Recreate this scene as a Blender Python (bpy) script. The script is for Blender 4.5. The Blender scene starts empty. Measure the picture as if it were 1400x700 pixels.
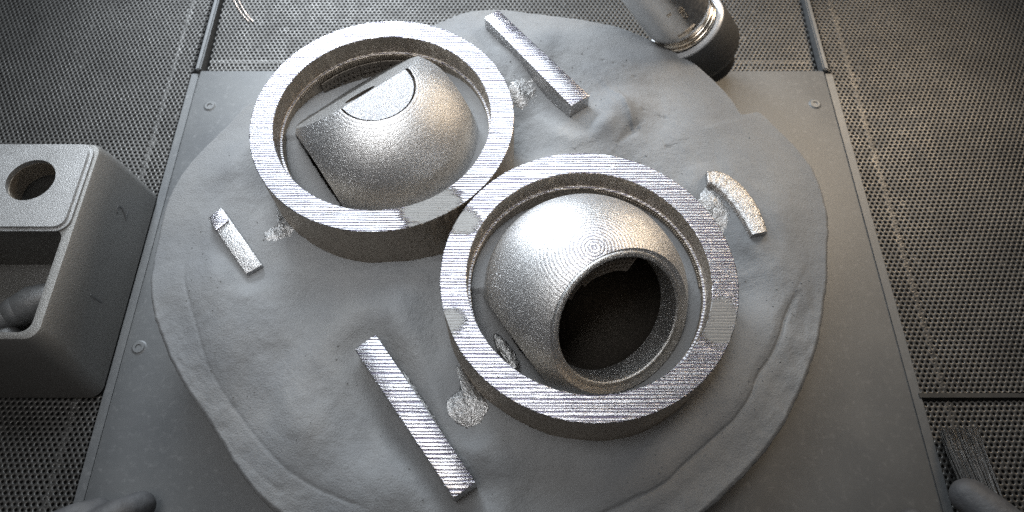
import bpy, bmesh, math, random
import numpy as np
from mathutils import Vector, Matrix

# ------------------------------------------------------------------ camera, light, exposure
# All lengths below are millimetres; MM turns them into metres.
MM = 0.001
sc = bpy.context.scene
COL = sc.collection
rng = np.random.default_rng(7)
random.seed(7)

cam_d = bpy.data.cameras.new('camera')
cam = bpy.data.objects.new('camera', cam_d)
COL.objects.link(cam)
cam_d.sensor_width = 36.0
cam_d.lens = 36.0 * 945.7 / 1400.0
cam_d.clip_start = 0.01
cam_d.clip_end = 20.0
cam.location = (0.0, -0.200, 0.39771)
cam.rotation_euler = (math.radians(90.0 - 62.6975), 0, 0)
cam_d.dof.use_dof = True
cam_d.dof.focus_distance = 0.372
cam_d.dof.aperture_fstop = 10.0
sc.camera = cam

world = bpy.data.worlds.new('World')
sc.world = world
world.use_nodes = True
wb = world.node_tree.nodes['Background']
wb.inputs[0].default_value = (0.62, 0.63, 0.66, 1)
wb.inputs[1].default_value = 0.065


def lamp(name, loc, target, sx, sy, power, color, spread=180):
    ld = bpy.data.lights.new(name, 'AREA')
    ld.shape = 'RECTANGLE'
    ld.size = sx * MM
    ld.size_y = sy * MM
    ld.energy = power
    ld.color = color
    ld.spread = math.radians(spread)
    o = bpy.data.objects.new(name, ld)
    COL.objects.link(o)
    o.location = Vector(loc) * MM
    d = Vector(target) - Vector(loc)
    o.rotation_euler = d.to_track_quat('-Z', 'Y').to_euler()
    return o


# the lamp panel under the roof of the cabinet, behind the work, weaker lamps and an added relief light
lamp('ceiling_lamp', (-90, 400, 540), (-40, 140, 60), 560, 340, 1.05, (0.86, 0.94, 1.0), 100)
lamp('rear_lamp', (-260, 560, 300), (0, 20, 50), 220, 110, 1.2, (0.86, 0.93, 1.0), 95)  # unseen low light added from behind to bring out the powder relief
lamp('work_lamp', (-110, -20, 680), (-50, 60, 60), 300, 300, 0.32, (0.98, 0.99, 1.0), 48)
lamp('side_lamp', (400, 330, 300), (140, 60, 45), 180, 120, 0.34, (1.0, 0.78, 0.54), 90)
lamp('room_lamp', (-110, -330, 800), (-20, 10, 60), 320, 240, 0.11, (1.0, 0.84, 0.68), 80)

sc.cycles.use_denoising = False     # the grain of the metal and powder must survive
sc.cycles.sample_clamp_indirect = 4.0
sc.cycles.caustics_reflective = False
vs = sc.view_settings
vs.view_transform = 'Standard'
vs.look = 'None'
vs.exposure = 0.12
vs.gamma = 1.0
vs.use_curve_mapping = False

# ------------------------------------------------------------------ materials


class NT:
    def __init__(self, name):
        self.m = bpy.data.materials.new(name)
        self.m.use_nodes = True
        self.t = self.m.node_tree
        self.b = self.t.nodes['Principled BSDF']
        self.tc = self.n('ShaderNodeTexCoord')
        mp = self.n('ShaderNodeMapping')
        mp.inputs['Scale'].default_value = (1000, 1000, 1000)
        self.l(self.tc.outputs['Object'], mp.inputs['Vector'])
        self.co = mp.outputs['Vector']

    def n(self, k, **kw):
        nd = self.t.nodes.new(k)
        for a, v in kw.items():
            setattr(nd, a, v)
        return nd

    def l(self, a, b):
        self.t.links.new(a, b)

    def val(self, sock, v):
        if isinstance(v, (int, float)):
            sock.default_value = v
        elif isinstance(v, tuple):
            sock.default_value = v
        else:
            self.l(v, sock)

    def math(self, op, a, b=0.0, c=None, clamp=False):
        nd = self.n('ShaderNodeMath', operation=op, use_clamp=clamp)
        self.val(nd.inputs[0], a)
        self.val(nd.inputs[1], b)
        if c is not None:
            self.val(nd.inputs[2], c)
        return nd.outputs[0]

    def noise(self, scale, detail=2.0, rough=0.5, vec=None, dist=0.0):
        nd = self.n('ShaderNodeTexNoise')
        nd.inputs['Scale'].default_value = scale
        nd.inputs['Detail'].default_value = detail
        nd.inputs['Roughness'].default_value = rough
        nd.inputs['Distortion'].default_value = dist
        self.l(vec if vec is not None else self.co, nd.inputs['Vector'])
        return nd.outputs['Fac']

    def stretch(self, sx, sy, sz, vec=None):
        mp = self.n('ShaderNodeMapping')
        mp.inputs['Scale'].default_value = (sx, sy, sz)
        self.l(vec if vec is not None else self.co, mp.inputs['Vector'])
        return mp.outputs['Vector']

    def ramp(self, f, a, b, lo=0.0, hi=1.0):
        nd = self.n('ShaderNodeMapRange')
        nd.clamp = True
        self.val(nd.inputs['Value'], f)
        nd.inputs['From Min'].default_value = a
        nd.inputs['From Max'].default_value = b
        nd.inputs['To Min'].default_value = lo
        nd.inputs['To Max'].default_value = hi
        return nd.outputs['Result']

    def mix(self, f, a, b):
        nd = self.n('ShaderNodeMix', data_type='RGBA')
        self.val(nd.inputs['Factor'], f)
        self.val(nd.inputs[6], a)
        self.val(nd.inputs[7], b)
        return nd.outputs[2]

    def bump(self, h, dist_mm, strength=1.0, normal=None):
        nd = self.n('ShaderNodeBump')
        nd.inputs['Strength'].default_value = strength
        nd.inputs['Distance'].default_value = dist_mm * MM
        self.l(h, nd.inputs['Height'])
        if normal is not None:
            self.l(normal, nd.inputs['Normal'])
        return nd.outputs['Normal']

    def done(self, color=None, metal=None, rough=None, normal=None):
        if color is not None:
            self.val(self.b.inputs['Base Color'], color)
        if metal is not None:
            self.val(self.b.inputs['Metallic'], metal)
        if rough is not None:
            self.val(self.b.inputs['Roughness'], rough)
        if normal is not None:
            self.l(normal, self.b.inputs['Normal'])
        return self.m


def c4(r, g=None, b=None):
    return (r, r if g is None else g, r if b is None else b, 1.0)


M = {}


def make_materials():
    # loose and caked titanium powder
    t = NT('powder')
    a = t.noise(0.02, 4, 0.55)
    b = t.noise(2.2, 3, 0.6)
    col = t.mix(t.ramp(a, 0.3, 0.7), c4(.205, .215, .228), c4(.285, .290, .293))
    col = t.mix(t.ramp(b, 0.3, 0.7, 0, .6), col, c4(.145, .15, .157))
    h = t.math('ADD', t.math('MULTIPLY', t.noise(1.1, 4, 0.65), .7), t.math('MULTIPLY', t.noise(0.18, 3, 0.6), .6))
    M['powder'] = t.done(col, 0.0, 0.88, t.bump(h, 0.75, 1.0))

    # side walls of the printed metal: adhering half-melted grains
    def grain(name, c0, c1, rough, scale, depth, metal=1.0):
        t = NT(name)
        v = t.n('ShaderNodeTexVoronoi')
        v.inputs['Scale'].default_value = scale * 1.5
        t.l(t.co, v.inputs['Vector'])
        sp = t.n('ShaderNodeSeparateColor')
        t.l(v.outputs['Color'], sp.inputs[0])
        b = t.noise(scale * 1.3, 3, .7)
        h = t.math('ADD', t.math('MULTIPLY', v.outputs['Distance'], -.8), t.math('ADD', t.math('MULTIPLY', b, .5), t.math('MULTIPLY', sp.outputs[1], .5)))
        f = t.math('ADD', t.math('MULTIPLY', sp.outputs[0], .75), t.math('MULTIPLY', t.noise(scale * .35, 2, .6), .4))
        col = t.mix(t.ramp(f, .2, .95), c0, c1)
        return t, h, col, rough, depth, metal, name

    # melted top layer: parallel hatch lines of the beam, with flat patches
    def hatch(name, pitch, patches, seed, depth=.34, tone=1.0):
        t = NT(name)
        off = t.n('ShaderNodeMapping')
        off.inputs['Location'].default_value = (seed * 31.0, seed * 17.0, 0)
        t.l(t.co, off.inputs['Vector'])
        v = off.outputs['Vector']
        sep = t.n('ShaderNodeSeparateXYZ')
        t.l(v, sep.inputs[0])
        wob = t.noise(1.0, 2, .5, t.stretch(.012, .3, .05, v))
        ph = t.math('ADD', t.math('MULTIPLY', sep.outputs['Y'], 1.0 / pitch), t.math('MULTIPLY', wob, 1.5))
        tri = t.math('PINGPONG', ph, .5)
        tri = t.math('MULTIPLY', tri, 2.0)
        brk = t.noise(1.0, 3, .65, t.stretch(.07, 1.3, .2, v))
        fine = t.noise(1.0, 3, .75, t.stretch(1.3, 2.0, .8, v))
        line = t.math('ADD', tri, t.math('MULTIPLY', t.math('SUBTRACT', brk, .5), 1.5))
        band = t.ramp(line, .16, .52)
        grit = t.noise(1.0, 2, .7, t.stretch(2.2, 2.6, 1.0, v))
        col = t.mix(band, c4(.17 * tone, .155 * tone, .225 * tone), c4(.88 * tone, .88 * tone, .92 * tone))
        col = t.mix(t.ramp(grit, .56, .72, 0, .35), col, c4(.40, .39, .43))
        dull = t.ramp(t.noise(1.0, 3, .6, t.stretch(.03, .42, .1, v)), .45, .7, 0, .6)
        col = t.mix(dull, col, c4(.46 * tone, .45 * tone, .49 * tone))
        h = t.math('ADD', t.math('MULTIPLY', band, .8), t.math('MULTIPLY', fine, .35))
        rough = t.ramp(band, 0, 1, .40, .22)
        if patches:
            dmin = None
            for px, py, pr_ in patches:
                vm = t.n('ShaderNodeVectorMath', operation='DISTANCE')
                t.l(t.co, vm.inputs[0])
                vm.inputs[1].default_value = (px, py, 45.0)
                q = t.math('DIVIDE', vm.outputs['Value'], pr_)
                dmin = q if dmin is None else t.math('MINIMUM', dmin, q)
            e = t.noise(1.0, 4, .8, t.stretch(.10, 1.3, .1, v))
            flat = t.ramp(t.math('ADD', dmin, t.math('MULTIPLY', t.math('SUBTRACT', e, .5), 2.0)), .8, 1.05, 1, 0)
            col = t.mix(flat, col, c4(.23, .23, .228))
            h = t.math('MULTIPLY', h, t.ramp(flat, 0, 1, 1, .3))
            rough = t.math('MAXIMUM', rough, t.math('MULTIPLY', flat, .58))
        M[name] = t.done(col, 1.0, rough, t.bump(h, depth, 1.0))
    hatch('hatch_left', 1.5, ((27, -61, 13.0), (38, -56, 9.0)), 1, .34, .66)
    hatch('hatch_right', 1.65, ((-63.5, 31, 8.5), (-68.6, -25, 7.5), (64, -21, 9.0), (61, -30, 9.0)), 2, .34, .78)
    hatch('hatch_bar', 1.8, (), 3, .34, .72)
    hatch('hatch_fine', .9, (), 5, .55)
    g0 = grain('flat_skin', c4(.20, .20, .208), c4(.38, .38, .392), .5, 1.6, .3)
    M['flat_skin'] = g0[0].done(g0[2], 1.0, .45, g0[0].bump(g0[1], .2, 1.0))

    def fin(g):
        t, h, col, rough, depth, metal, name = g
        M[name] = t.done(col, metal, rough, t.bump(h, depth, 1.0))
    fin(grain('sintered_wall', c4(.30, .26, .215), c4(.46, .41, .35), .52, 1.1, .2))
    fin(grain('bore_wall', c4(.04, .036, .03), c4(.09, .078, .066), .6, 1.1, .3, .7))  # shade of the bores and side cuts put into a near-black colour
    fin(grain('web_metal', c4(.20, .203, .206), c4(.46, .46, .462), .45, .9, .22))
    fin(grain('lip_skin', c4(.13, .128, .125), c4(.30, .297, .29), .5, 1.5, .2))
    fin(grain('lip_bright', c4(.36, .36, .358), c4(.72, .72, .715), .42, 1.5, .2))
    fin(grain('rough_metal', c4(.30, .30, .305), c4(.60, .60, .605), .42, .9, .3))

    # ball: grains plus the stair steps of the layers round the pole
    g = grain('ball_skin', c4(.48, .485, .49), c4(.80, .805, .81), .45, 1.6, .13)
    t, h, col, rough, depth, metal, name = g
    sep = t.n('ShaderNodeSeparateXYZ')
    t.l(t.co, sep.inputs[0])
    rad = t.math('SQRT', t.math('ADD', t.math('POWER', sep.outputs['X'], 2.0), t.math('POWER', sep.outputs['Y'], 2.0)))
    rad = t.math('ADD', rad, t.math('MULTIPLY', t.noise(.22, 3, .6), 1.2))
    ring = t.math('MULTIPLY', t.math('PINGPONG', t.math('MULTIPLY', rad, 1 / 1.75), .5), 2.0)
    ring = t.math('ADD', ring, t.math('MULTIPLY', t.math('SUBTRACT', t.noise(.7, 3, .7), .5), 1.9))
    near = t.math('MULTIPLY', t.ramp(rad, 7.0, 30.0, 1, .08), t.ramp(sep.outputs['Z'], 38.0, 46.0))
    band = t.ramp(ring, .25, .6)
    col = t.mix(t.math('MULTIPLY', near, t.math('SUBTRACT', 1.0, band)), col, c4(.30, .29, .32))
    col = t.mix(t.math('MULTIPLY', near, t.math('MULTIPLY', band, .7)), col, c4(.80, .80, .82))
    h2 = t.math('ADD', t.math('MULTIPLY', h, t.ramp(near, 0.1, 1, 1, .55)), t.math('MULTIPLY', t.math('MULTIPLY', band, near), 1.3))
    M[name] = t.done(col, 1.0, t.ramp(near, 0, 1, .43, .34), t.bump(h2, depth, 1.0))

    t = NT('support_mesh')
    M['support_mesh'] = t.done(t.mix(t.noise(.8), c4(.14, .122, .105), c4(.27, .24, .205)), .6, .5, t.bump(t.noise(2.0, 3), .4))

    # grey sheet steel of the cabinet
    t = NT('plate_steel')
    big = t.noise(.012, 4, .6)
    sm = t.noise(.25, 4, .65)
    scr = t.noise(1.0, 2, .5, t.stretch(.02, .8, .5))
    col = t.mix(t.ramp(big, .3, .7), c4(.15, .158, .167), c4(.20, .206, .21))
    col = t.mix(t.ramp(sm, .55, .8, 0, .5), col, c4(.33, .335, .34))
    col = t.mix(t.ramp(scr, .62, .8, 0, .25), col, c4(.18))
    rr = t.ramp(t.math('ADD', big, t.math('MULTIPLY', sm, .4)), .4, 1.0, .46, .64)
    M['plate_steel'] = t.done(col, .45, rr, t.bump(t.noise(3.0, 3), .12, .6))

    t = NT('perforated_steel')
    col = t.mix(t.ramp(t.noise(.02, 4, .6), .3, .7), c4(.088, .087, .085), c4(.15, .148, .144))
    col = t.mix(t.ramp(t.noise(.5, 3, .6), .5, .8, 0, .5), col, c4(.12, .115, .11))
    M['perforated_steel'] = t.done(col, .6, t.ramp(t.noise(.1, 3), .3, .7, .34, .55), t.bump(t.noise(1.5, 2), .1, .6))

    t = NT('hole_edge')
    M['hole_edge'] = t.done(t.mix(t.noise(.3), c4(.03), c4(.055)), .3, .5)  # hole walls painted dark, the shade inside the holes put into the colour
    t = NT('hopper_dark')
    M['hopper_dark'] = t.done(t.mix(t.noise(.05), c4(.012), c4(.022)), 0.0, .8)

    t = NT('weld_metal')
    M['weld_metal'] = t.done(t.mix(t.noise(.7), c4(.55), c4(.8)), 1.0, .3, t.bump(t.noise(1.2), .3))

    t = NT('pedestal_steel')
    M['pedestal_steel'] = t.done(t.mix(t.noise(.06, 3), c4(.05, .048, .046), c4(.10, .095, .09)), .6, .5, t.bump(t.noise(.8), .2))

    # blasted grey block
    t = NT('block_skin')
    n1 = t.noise(1.6, 3, .6)
    n2 = t.noise(.03, 3, .5)
    col = t.mix(t.ramp(n1, .3, .7), c4(.19, .188, .181), c4(.31, .306, .297))
    col = t.mix(t.ramp(n2, .35, .7, 0, .6), col, c4(.22, .218, .21))
    M['block_skin'] = t.done(col, .55, .45, t.bump(n1, .35, 1.0))
    t = NT('block_lid')
    n1 = t.noise(1.6, 3, .6)
    n2 = t.noise(.035, 4, .6)
    col = t.mix(t.ramp(n1, .3, .7), c4(.40, .405, .41), c4(.56, .565, .57))
    col = t.mix(t.ramp(n2, .4, .7, 0, .6), col, c4(.30, .30, .30))
    M['block_lid'] = t.done(col, .55, .42, t.bump(n1, .35, 1.0))
    t = NT('engraving')
    M['engraving'] = t.done(t.mix(t.noise(.8), c4(.15), c4(.22)), .5, .5)

    t = NT('chrome')
    M['chrome'] = t.done(t.mix(t.noise(.15, 3), c4(.60, .59, .575), c4(.74, .73, .72)), 1.0, t.ramp(t.noise(.4, 4), .3, .7, .28, .40), t.bump(t.noise(.12, 2), .5, .5))
    t = NT('brass_ring')
    M['brass_ring'] = t.done(t.mix(t.noise(.3), c4(.62, .52, .40), c4(.80, .74, .66)), 1.0, .2, t.bump(t.noise(.5), .2, .6))
    t = NT('washer_white')
    M['washer_white'] = t.done(t.mix(t.noise(.5, 3), c4(.45, .46, .48), c4(.62, .63, .65)), .3, .42, t.bump(t.noise(1.0), .15))
    t = NT('gritty_black')
    g1 = t.noise(1.8, 2, .6)
    M['gritty_black'] = t.done(t.mix(t.ramp(g1, .55, .75), c4(.035), c4(.13)), .1, .6, t.bump(g1, .5))
    t = NT('tip_black')
    M['tip_black'] = t.done(t.mix(t.noise(.5), c4(.010), c4(.02)), 0, .5)
    t = NT('glove_rubber')
    gn = t.noise(.08, 4, .6)
    M['glove_rubber'] = t.done(t.mix(t.ramp(gn, .3, .7), c4(.045, .046, .050), c4(.085, .086, .09)), 0, .62,
                               t.bump(t.math('ADD', t.noise(.25, 3, .6), t.math('MULTIPLY', t.noise(2.0, 2), .15)), .6, .7))
    t = NT('bristle')
    M['bristle'] = t.done(t.mix(t.noise(.4), c4(.03, .028, .026), c4(.09, .085, .08)), 0.5, .22)
    t = NT('wood_handle')
    M['wood_handle'] = t.done(t.mix(t.noise(1, 3, .6, t.stretch(.5, .05, .5)), c4(.16, .10, .06), c4(.25, .17, .10)), 0, .5)
    t = NT('peg_grey')
    M['peg_grey'] = t.done(t.mix(t.noise(.4, 3), c4(.12, .122, .125), c4(.22, .222, .225)), .4, .45, t.bump(t.noise(1.2), .3))
    t = NT('knob_brown')
    M['knob_brown'] = t.done(t.mix(t.noise(.4, 3), c4(.035, .026, .02), c4(.06, .045, .036)), .1, .55)
    t = NT('wire_copper')
    M['wire_copper'] = t.done(t.mix(t.noise(.4), c4(.62, .50, .42), c4(.75, .66, .6)), 1.0, .35)


make_materials()

# ------------------------------------------------------------------ helpers


def mesh_obj(name, V, F, mat, parent=None, origin=(0, 0, 0), smooth=False, sharp=None, mats=None, midx=None):
    me = bpy.data.meshes.new(name)
    V = (np.asarray(V, float) - np.asarray(origin, float)) * MM
    me.from_pydata(V.tolist(), [], [list(map(int, f)) for f in F])
    me.update()
    for m in (mats or [mat]):
        me.materials.append(M[m])
    if midx is not None:
        me.polygons.foreach_set('material_index', np.asarray(midx, np.int32))
    if smooth:
        me.polygons.foreach_set('use_smooth', np.ones(len(me.polygons), bool))
        if sharp is not None:
            me.set_sharp_from_angle(angle=math.radians(sharp))
    o = bpy.data.objects.new(name, me)
    COL.objects.link(o)
    if parent is not None:
        o.parent = parent
    else:
        o.location = Vector(origin) * MM
    return o


def from_bm(name, bm, mat, parent=None, origin=(0, 0, 0), smooth=False, sharp=None):
    bmesh.ops.recalc_face_normals(bm, faces=bm.faces)
    V = [v.co[:] for v in bm.verts]
    bm.verts.index_update()
    F = [[v.index for v in f.verts] for f in bm.faces]
    bm.free()
    return mesh_obj(name, V, F, mat, parent, origin, smooth, sharp)


def thing(name, label, cat, loc, group=None):
    o = bpy.data.objects.new(name, None)
    o.empty_display_size = 0.01
    COL.objects.link(o)
    o.location = Vector(loc) * MM
    tag(o, label, cat, group)
    return o


def tag(o, label, cat, group=None):
    o['label'] = label
    o['category'] = cat
    if group:
        o['group'] = group
    return o


def structure(o):
    o['kind'] = 'structure'
    return o


def lathe(profile, n=128, closed=True):
    """profile: list of (r, z); revolve about z."""
    P = np.array(profile, float)
    a = np.linspace(0, 2 * np.pi, n, endpoint=False)
    V = np.stack([P[None, :, 0] * np.cos(a)[:, None], P[None, :, 0] * np.sin(a)[:, None], np.repeat(P[None, :, 1], n, 0)], 2).reshape(-1, 3)
    k = len(P)
    F = []
    for i in range(n):
        j = (i + 1) % n
        for q in range(k if closed else k - 1):
            w = (q + 1) % k
            F.append((i * k + q, j * k + q, j * k + w, i * k + w))
    return V, F


def vnoise(x, y, seed=0):
    """smooth value noise on arrays."""
    r = np.random.default_rng(seed).random((256, 256))
    xi = np.floor(x).astype(int)
    yi = np.floor(y).astype(int)
    fx = x - xi
    fy = y - yi
    fx = fx * fx * fx * (fx * (fx * 6 - 15) + 10)
    fy = fy * fy * fy * (fy * (fy * 6 - 15) + 10)
    g = lambda a, b: r[a % 256, b % 256]
    return (g(xi, yi) * (1 - fx) + g(xi + 1, yi) * fx) * (1 - fy) + (g(xi, yi + 1) * (1 - fx) + g(xi + 1, yi + 1) * fx) * fy - .5


def fbm(x, y, wl, octaves, seed, gain=.5):
    s = 0
    a = 1.0
    for k in range(octaves):
        s = s + a * vnoise(x / wl + 13.7 * k, y / wl + 7.3 * k, seed + k)
        wl *= .5
        a *= gain
    return s


def sstep(a, b, x):
    t = np.clip((x - a) / (b - a), 0, 1)
    return t * t * (3 - 2 * t)


def seg_dist(x, y, pts):
    """distance to polyline and the parameter 0..1 along it; also the signed side."""
    best = np.full(x.shape, 1e9)
    par = np.zeros(x.shape)
    side = np.zeros(x.shape)
    n = len(pts) - 1
    for i in range(n):
        ax, ay = pts[i]
        bx, by = pts[i + 1]
        dx, dy = bx - ax, by - ay
        L2 = dx * dx + dy * dy
        t = np.clip(((x - ax) * dx + (y - ay) * dy) / L2, 0, 1)
        ex, ey = x - (ax + t * dx), y - (ay + t * dy)
        d = np.hypot(ex, ey)
        m = d < best
        best = np.where(m, d, best)
        par = np.where(m, (i + t) / n, par)
        side = np.where(m, np.sign(dx * (y - ay) - dy * (x - ax)), side)
    return best, par, side


def smooth_poly(pts, k=6, closed=False):
    """Catmull-Rom through points."""
    P = [np.array(p, float) for p in pts]
    out = []
    n = len(P)
    rngi = range(n if closed else n - 1)
    for i in rngi:
        p0 = P[(i - 1) % n] if closed or i > 0 else P[i]
        p1 = P[i]
        p2 = P[(i + 1) % n]
        p3 = P[(i + 2) % n] if closed or i + 2 < n else p2
        for s in range(k):
            t = s / k
            out.append(.5 * ((2 * p1) + (-p0 + p2) * t + (2 * p0 - 5 * p1 + 4 * p2 - p3) * t * t + (-p0 + 3 * p1 - 3 * p2 + p3) * t ** 3))
    if not closed:
        out.append(P[-1])
    return [tuple(p) for p in out]


def box_bm(bm, x0, x1, y0, y1, z0, z1):
    vs_ = [bm.verts.new(p) for p in ((x0, y0, z0), (x1, y0, z0), (x1, y1, z0), (x0, y1, z0), (x0, y0, z1), (x1, y0, z1), (x1, y1, z1), (x0, y1, z1))]
    for f in ((0, 3, 2, 1), (4, 5, 6, 7), (0, 1, 5, 4), (1, 2, 6, 5), (2, 3, 7, 6), (3, 0, 4, 7)):
        bm.faces.new([vs_[i] for i in f])


def prism(name, top, z1, z0, mat, parent, origin, bevel=.8, taper=0.0, mats=None):
    """upright prism over a polygon; sides vertical."""
    bm = bmesh.new()
    T = [bm.verts.new((p[0], p[1], z1 if len(p) < 3 else p[2])) for p in top]
    B = [bm.verts.new((p[0], p[1], z0)) for p in top]
    bm.faces.new(T)
    bm.faces.new(B[::-1])
    n = len(top)
    for i in range(n):
        bm.faces.new((T[i], B[i], B[(i + 1) % n], T[(i + 1) % n]))
    bmesh.ops.recalc_face_normals(bm, faces=bm.faces)
    if bevel:
        bmesh.ops.bevel(bm, geom=list(bm.edges), offset=bevel, segments=2, affect='EDGES', profile=.5)
    o = from_bm(name, bm, mat, parent, origin, True, 35)
    if mats:
        for m in mats:
            o.data.materials.append(M[m])
        for p in o.data.polygons:
            if p.normal.z < .6:
                p.material_index = 1
    return o


def boolean(base, cutters):
    """base minus cutters; returns a plain mesh."""
    for c in cutters:
        md = base.modifiers.new('cut', 'BOOLEAN')
        md.operation = 'DIFFERENCE'
        md.solver = 'EXACT'
        md.object = c
    dg = bpy.context.evaluated_depsgraph_get()
    me = bpy.data.meshes.new_from_object(base.evaluated_get(dg))
    base.modifiers.clear()
    base.data = me
    for c in cutters:
        d = c.data
        bpy.data.objects.remove(c)
        bpy.data.meshes.remove(d)
    return base


def temp_from_bm(bm, matrix=None):
    bmesh.ops.recalc_face_normals(bm, faces=bm.faces)
    me = bpy.data.meshes.new('temp')
    bm.to_mesh(me)
    bm.free()
    o = bpy.data.objects.new('temp', me)
    COL.objects.link(o)
    if matrix is not None:
        me.transform(matrix)
    me.transform(Matrix.Scale(MM, 4))
    return o


def axis_matrix(n, origin=(0, 0, 0)):
    q = Vector(n).normalized().to_track_quat('Z', 'Y')
    return Matrix.Translation(Vector(origin)) @ q.to_matrix().to_4x4()


# ------------------------------------------------------------------ the cabinet floor
# smooth plate in the middle, perforated sheets on three sides, an added dark box under them as hopper
PX = 234.0           # half width of the plate
PY1 = 162.0          # rear edge
PY0 = -420.0

bm = bmesh.new()
box_bm(bm, -PX, PX, PY0, PY1, -3.0, 0.0)
bmesh.ops.recalc_face_normals(bm, faces=bm.faces)
bmesh.ops.bevel(bm, geom=list(bm.edges), offset=.9, segments=2, affect='EDGES', profile=.5)
plate = structure(from_bm('floor_plate', bm, 'plate_steel', None, (0, 0, 0), True, 35))
# turned-up edge strip along both long sides of the plate
for s in (-1, 1):
    bm = bmesh.new()
    x0, x1 = sorted((s * (PX + .6), s * (PX + 7.2)))
    box_bm(bm, x0, x1, PY0, PY1 - 1, -4.0, -1.6)
    bmesh.ops.recalc_face_normals(bm, faces=bm.faces)
    bmesh.ops.bevel(bm, geom=list(bm.edges), offset=.8, segments=2, affect='EDGES')
    from_bm('edge_strip', bm, 'plate_steel', plate, (0, 0, 0), True, 35)
# countersunk bolts
for bx_, by_ in ((-226.0, -57.0), (-220.1, 128.2), (221.0, 130.0)):
    V, F = lathe([(0.01, .3), (1.6, .3), (1.9, .9), (3.4, .9), (4.0, .3), (4.6, .05), (4.6, -.5), (0.01, -.5)], 32)
    mesh_obj('bolt', V + np.array([bx_, by_, 0]), F, 'plate_steel', plate, (0, 0, 0), True, 40)


def perforated(name, x0, x1, y0, y1, zfun, bend, pitch=3.4, hole=1.06, skip=None):
    """hexagonal sheet cells, each a real hole with a wall; bend(x, y) is 0..1 where the sheet is creased."""
    dy = pitch * math.sqrt(3) / 2
    ny = int((y1 - y0) / dy)
    nx = int((x1 - x0) / pitch)
    jj, ii = np.meshgrid(np.arange(ny), np.arange(nx), indexing='ij')
    cx = (x0 + pitch * (ii + .5 + .5 * (jj % 2))).ravel()
    cy = (y0 + dy * (jj + .5)).ravel()
    keep = (cx < x1 - pitch * .4)
    if skip is not None:
        keep &= ~skip(cx, cy)
    cx, cy = cx[keep], cy[keep]
    n = len(cx)
    r0 = pitch / math.sqrt(3)
    ang = np.radians(30 + 60 * np.arange(6))
    hr = hole * (1 + .04 * rng.standard_normal(n))
    hr *= np.where(rng.random(n) < .006, rng.uniform(.2, .7, n), 1.0)
    crease = bend(cx, cy)
    hr = hr * (1 - crease * rng.uniform(.35, .75, n))
    ox = cx[:, None] + r0 * np.cos(ang)
    oy = cy[:, None] + r0 * np.sin(ang)
    ix = cx[:, None] + hr[:, None] * np.cos(ang)
    iy = cy[:, None] + hr[:, None] * np.sin(ang)
    oz = zfun(ox, oy)
    iz = zfun(ix, iy) + (crease * rng.uniform(.1, .5, n))[:, None]
    V = np.zeros((n, 18, 3))
    V[:, 0:6] = np.stack([ox, oy, oz], 2)
    V[:, 6:12] = np.stack([ix, iy, iz], 2)
    V[:, 12:18] = np.stack([ix, iy, iz - 1.2], 2)
    base = (np.arange(n) * 18)[:, None]
    fl = []
    for k in range(6):
        m = (k + 1) % 6
        fl.append(np.array([[k, m, 6 + m, 6 + k]]) + base)
        fl.append(np.array([[6 + k, 6 + m, 12 + m, 12 + k]]) + base)
    Fq = np.stack(fl, 1).reshape(-1, 4)
    me = bpy.data.meshes.new(name)
    me.vertices.add(n * 18)
    me.vertices.foreach_set('co', (V.reshape(-1) * MM).astype(np.float32))
    me.loops.add(Fq.size)
    me.loops.foreach_set('vertex_index', Fq.reshape(-1).astype(np.int32))
    me.polygons.add(len(Fq))
    me.polygons.foreach_set('loop_start', (np.arange(len(Fq)) * 4).astype(np.int32))
    me.update(calc_edges=True)
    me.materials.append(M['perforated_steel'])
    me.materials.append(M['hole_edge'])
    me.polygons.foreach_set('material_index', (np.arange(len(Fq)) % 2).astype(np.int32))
    o = bpy.data.objects.new(name, me)
    COL.objects.link(o)
    return structure(o)


BX = 256.0           # crease lines of the side sheets


def z_side(x, y):
    a = np.abs(x)
    return np.where(a < BX, -2.5 - .0 * a, -2.5 + (a - BX) * .05) + .35 * np.sin(y / 37.0) * sstep(0, 60, a - BX)


def bend_side(x, y):
    return (np.abs(np.abs(x) - BX) < 1.7).astype(float)


perforated('perforated_floor_left', -470, -PX - 5.2, -175, 330, z_side, bend_side, skip=lambda x, y: (x < -330) & (y < -60))
perforated('perforated_floor_right_rear', PX + 5.2, 470, -84.5, 330, z_side, bend_side)
perforated('perforated_floor_right_front', PX + 5.2, 420, -190, -88, z_side, bend_side)
perforated('perforated_floor_rear', -PX + 2, PX - 2, PY1 + .5, 330, lambda x, y: -6.0 + .04 * (y - PY1),
           lambda x, y: (np.abs(y - 176.0) < 1.5).astype(float))

# seam bar between the two right-hand sheets and the edge rails beside the rear sheet
bm = bmesh.new()
box_bm(bm, PX + 5.4, 430, -87.6, -84.9, -4.0, -1.0)
so = structure(from_bm('seam_bar', bm, 'perforated_steel', None, (0, 0, 0)))
for s in (-1, 1):
    bm = bmesh.new()
    x0, x1 = sorted((s * (PX - .6), s * (PX + 3.2)))
    box_bm(bm, x0, x1, PY1 - .5, 330, -7, 2.2)
    bmesh.ops.recalc_face_normals(bm, faces=bm.faces)
    bmesh.ops.bevel(bm, geom=list(bm.edges), offset=.9, segments=2, affect='EDGES')
    structure(from_bm('edge_rail', bm, 'plate_steel', None, (0, 0, 0), True, 35))
bm = bmesh.new()
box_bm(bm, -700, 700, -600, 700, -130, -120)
for x0, x1, y0, y1 in ((-700, -690, -600, 700), (690, 700, -600, 700), (-690, 690, -600, -590), (-690, 690, 690, 700)):  # side walls added to keep world light from coming up through the holes
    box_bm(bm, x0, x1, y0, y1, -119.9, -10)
structure(from_bm('hopper_floor', bm, 'hopper_dark'))

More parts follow.
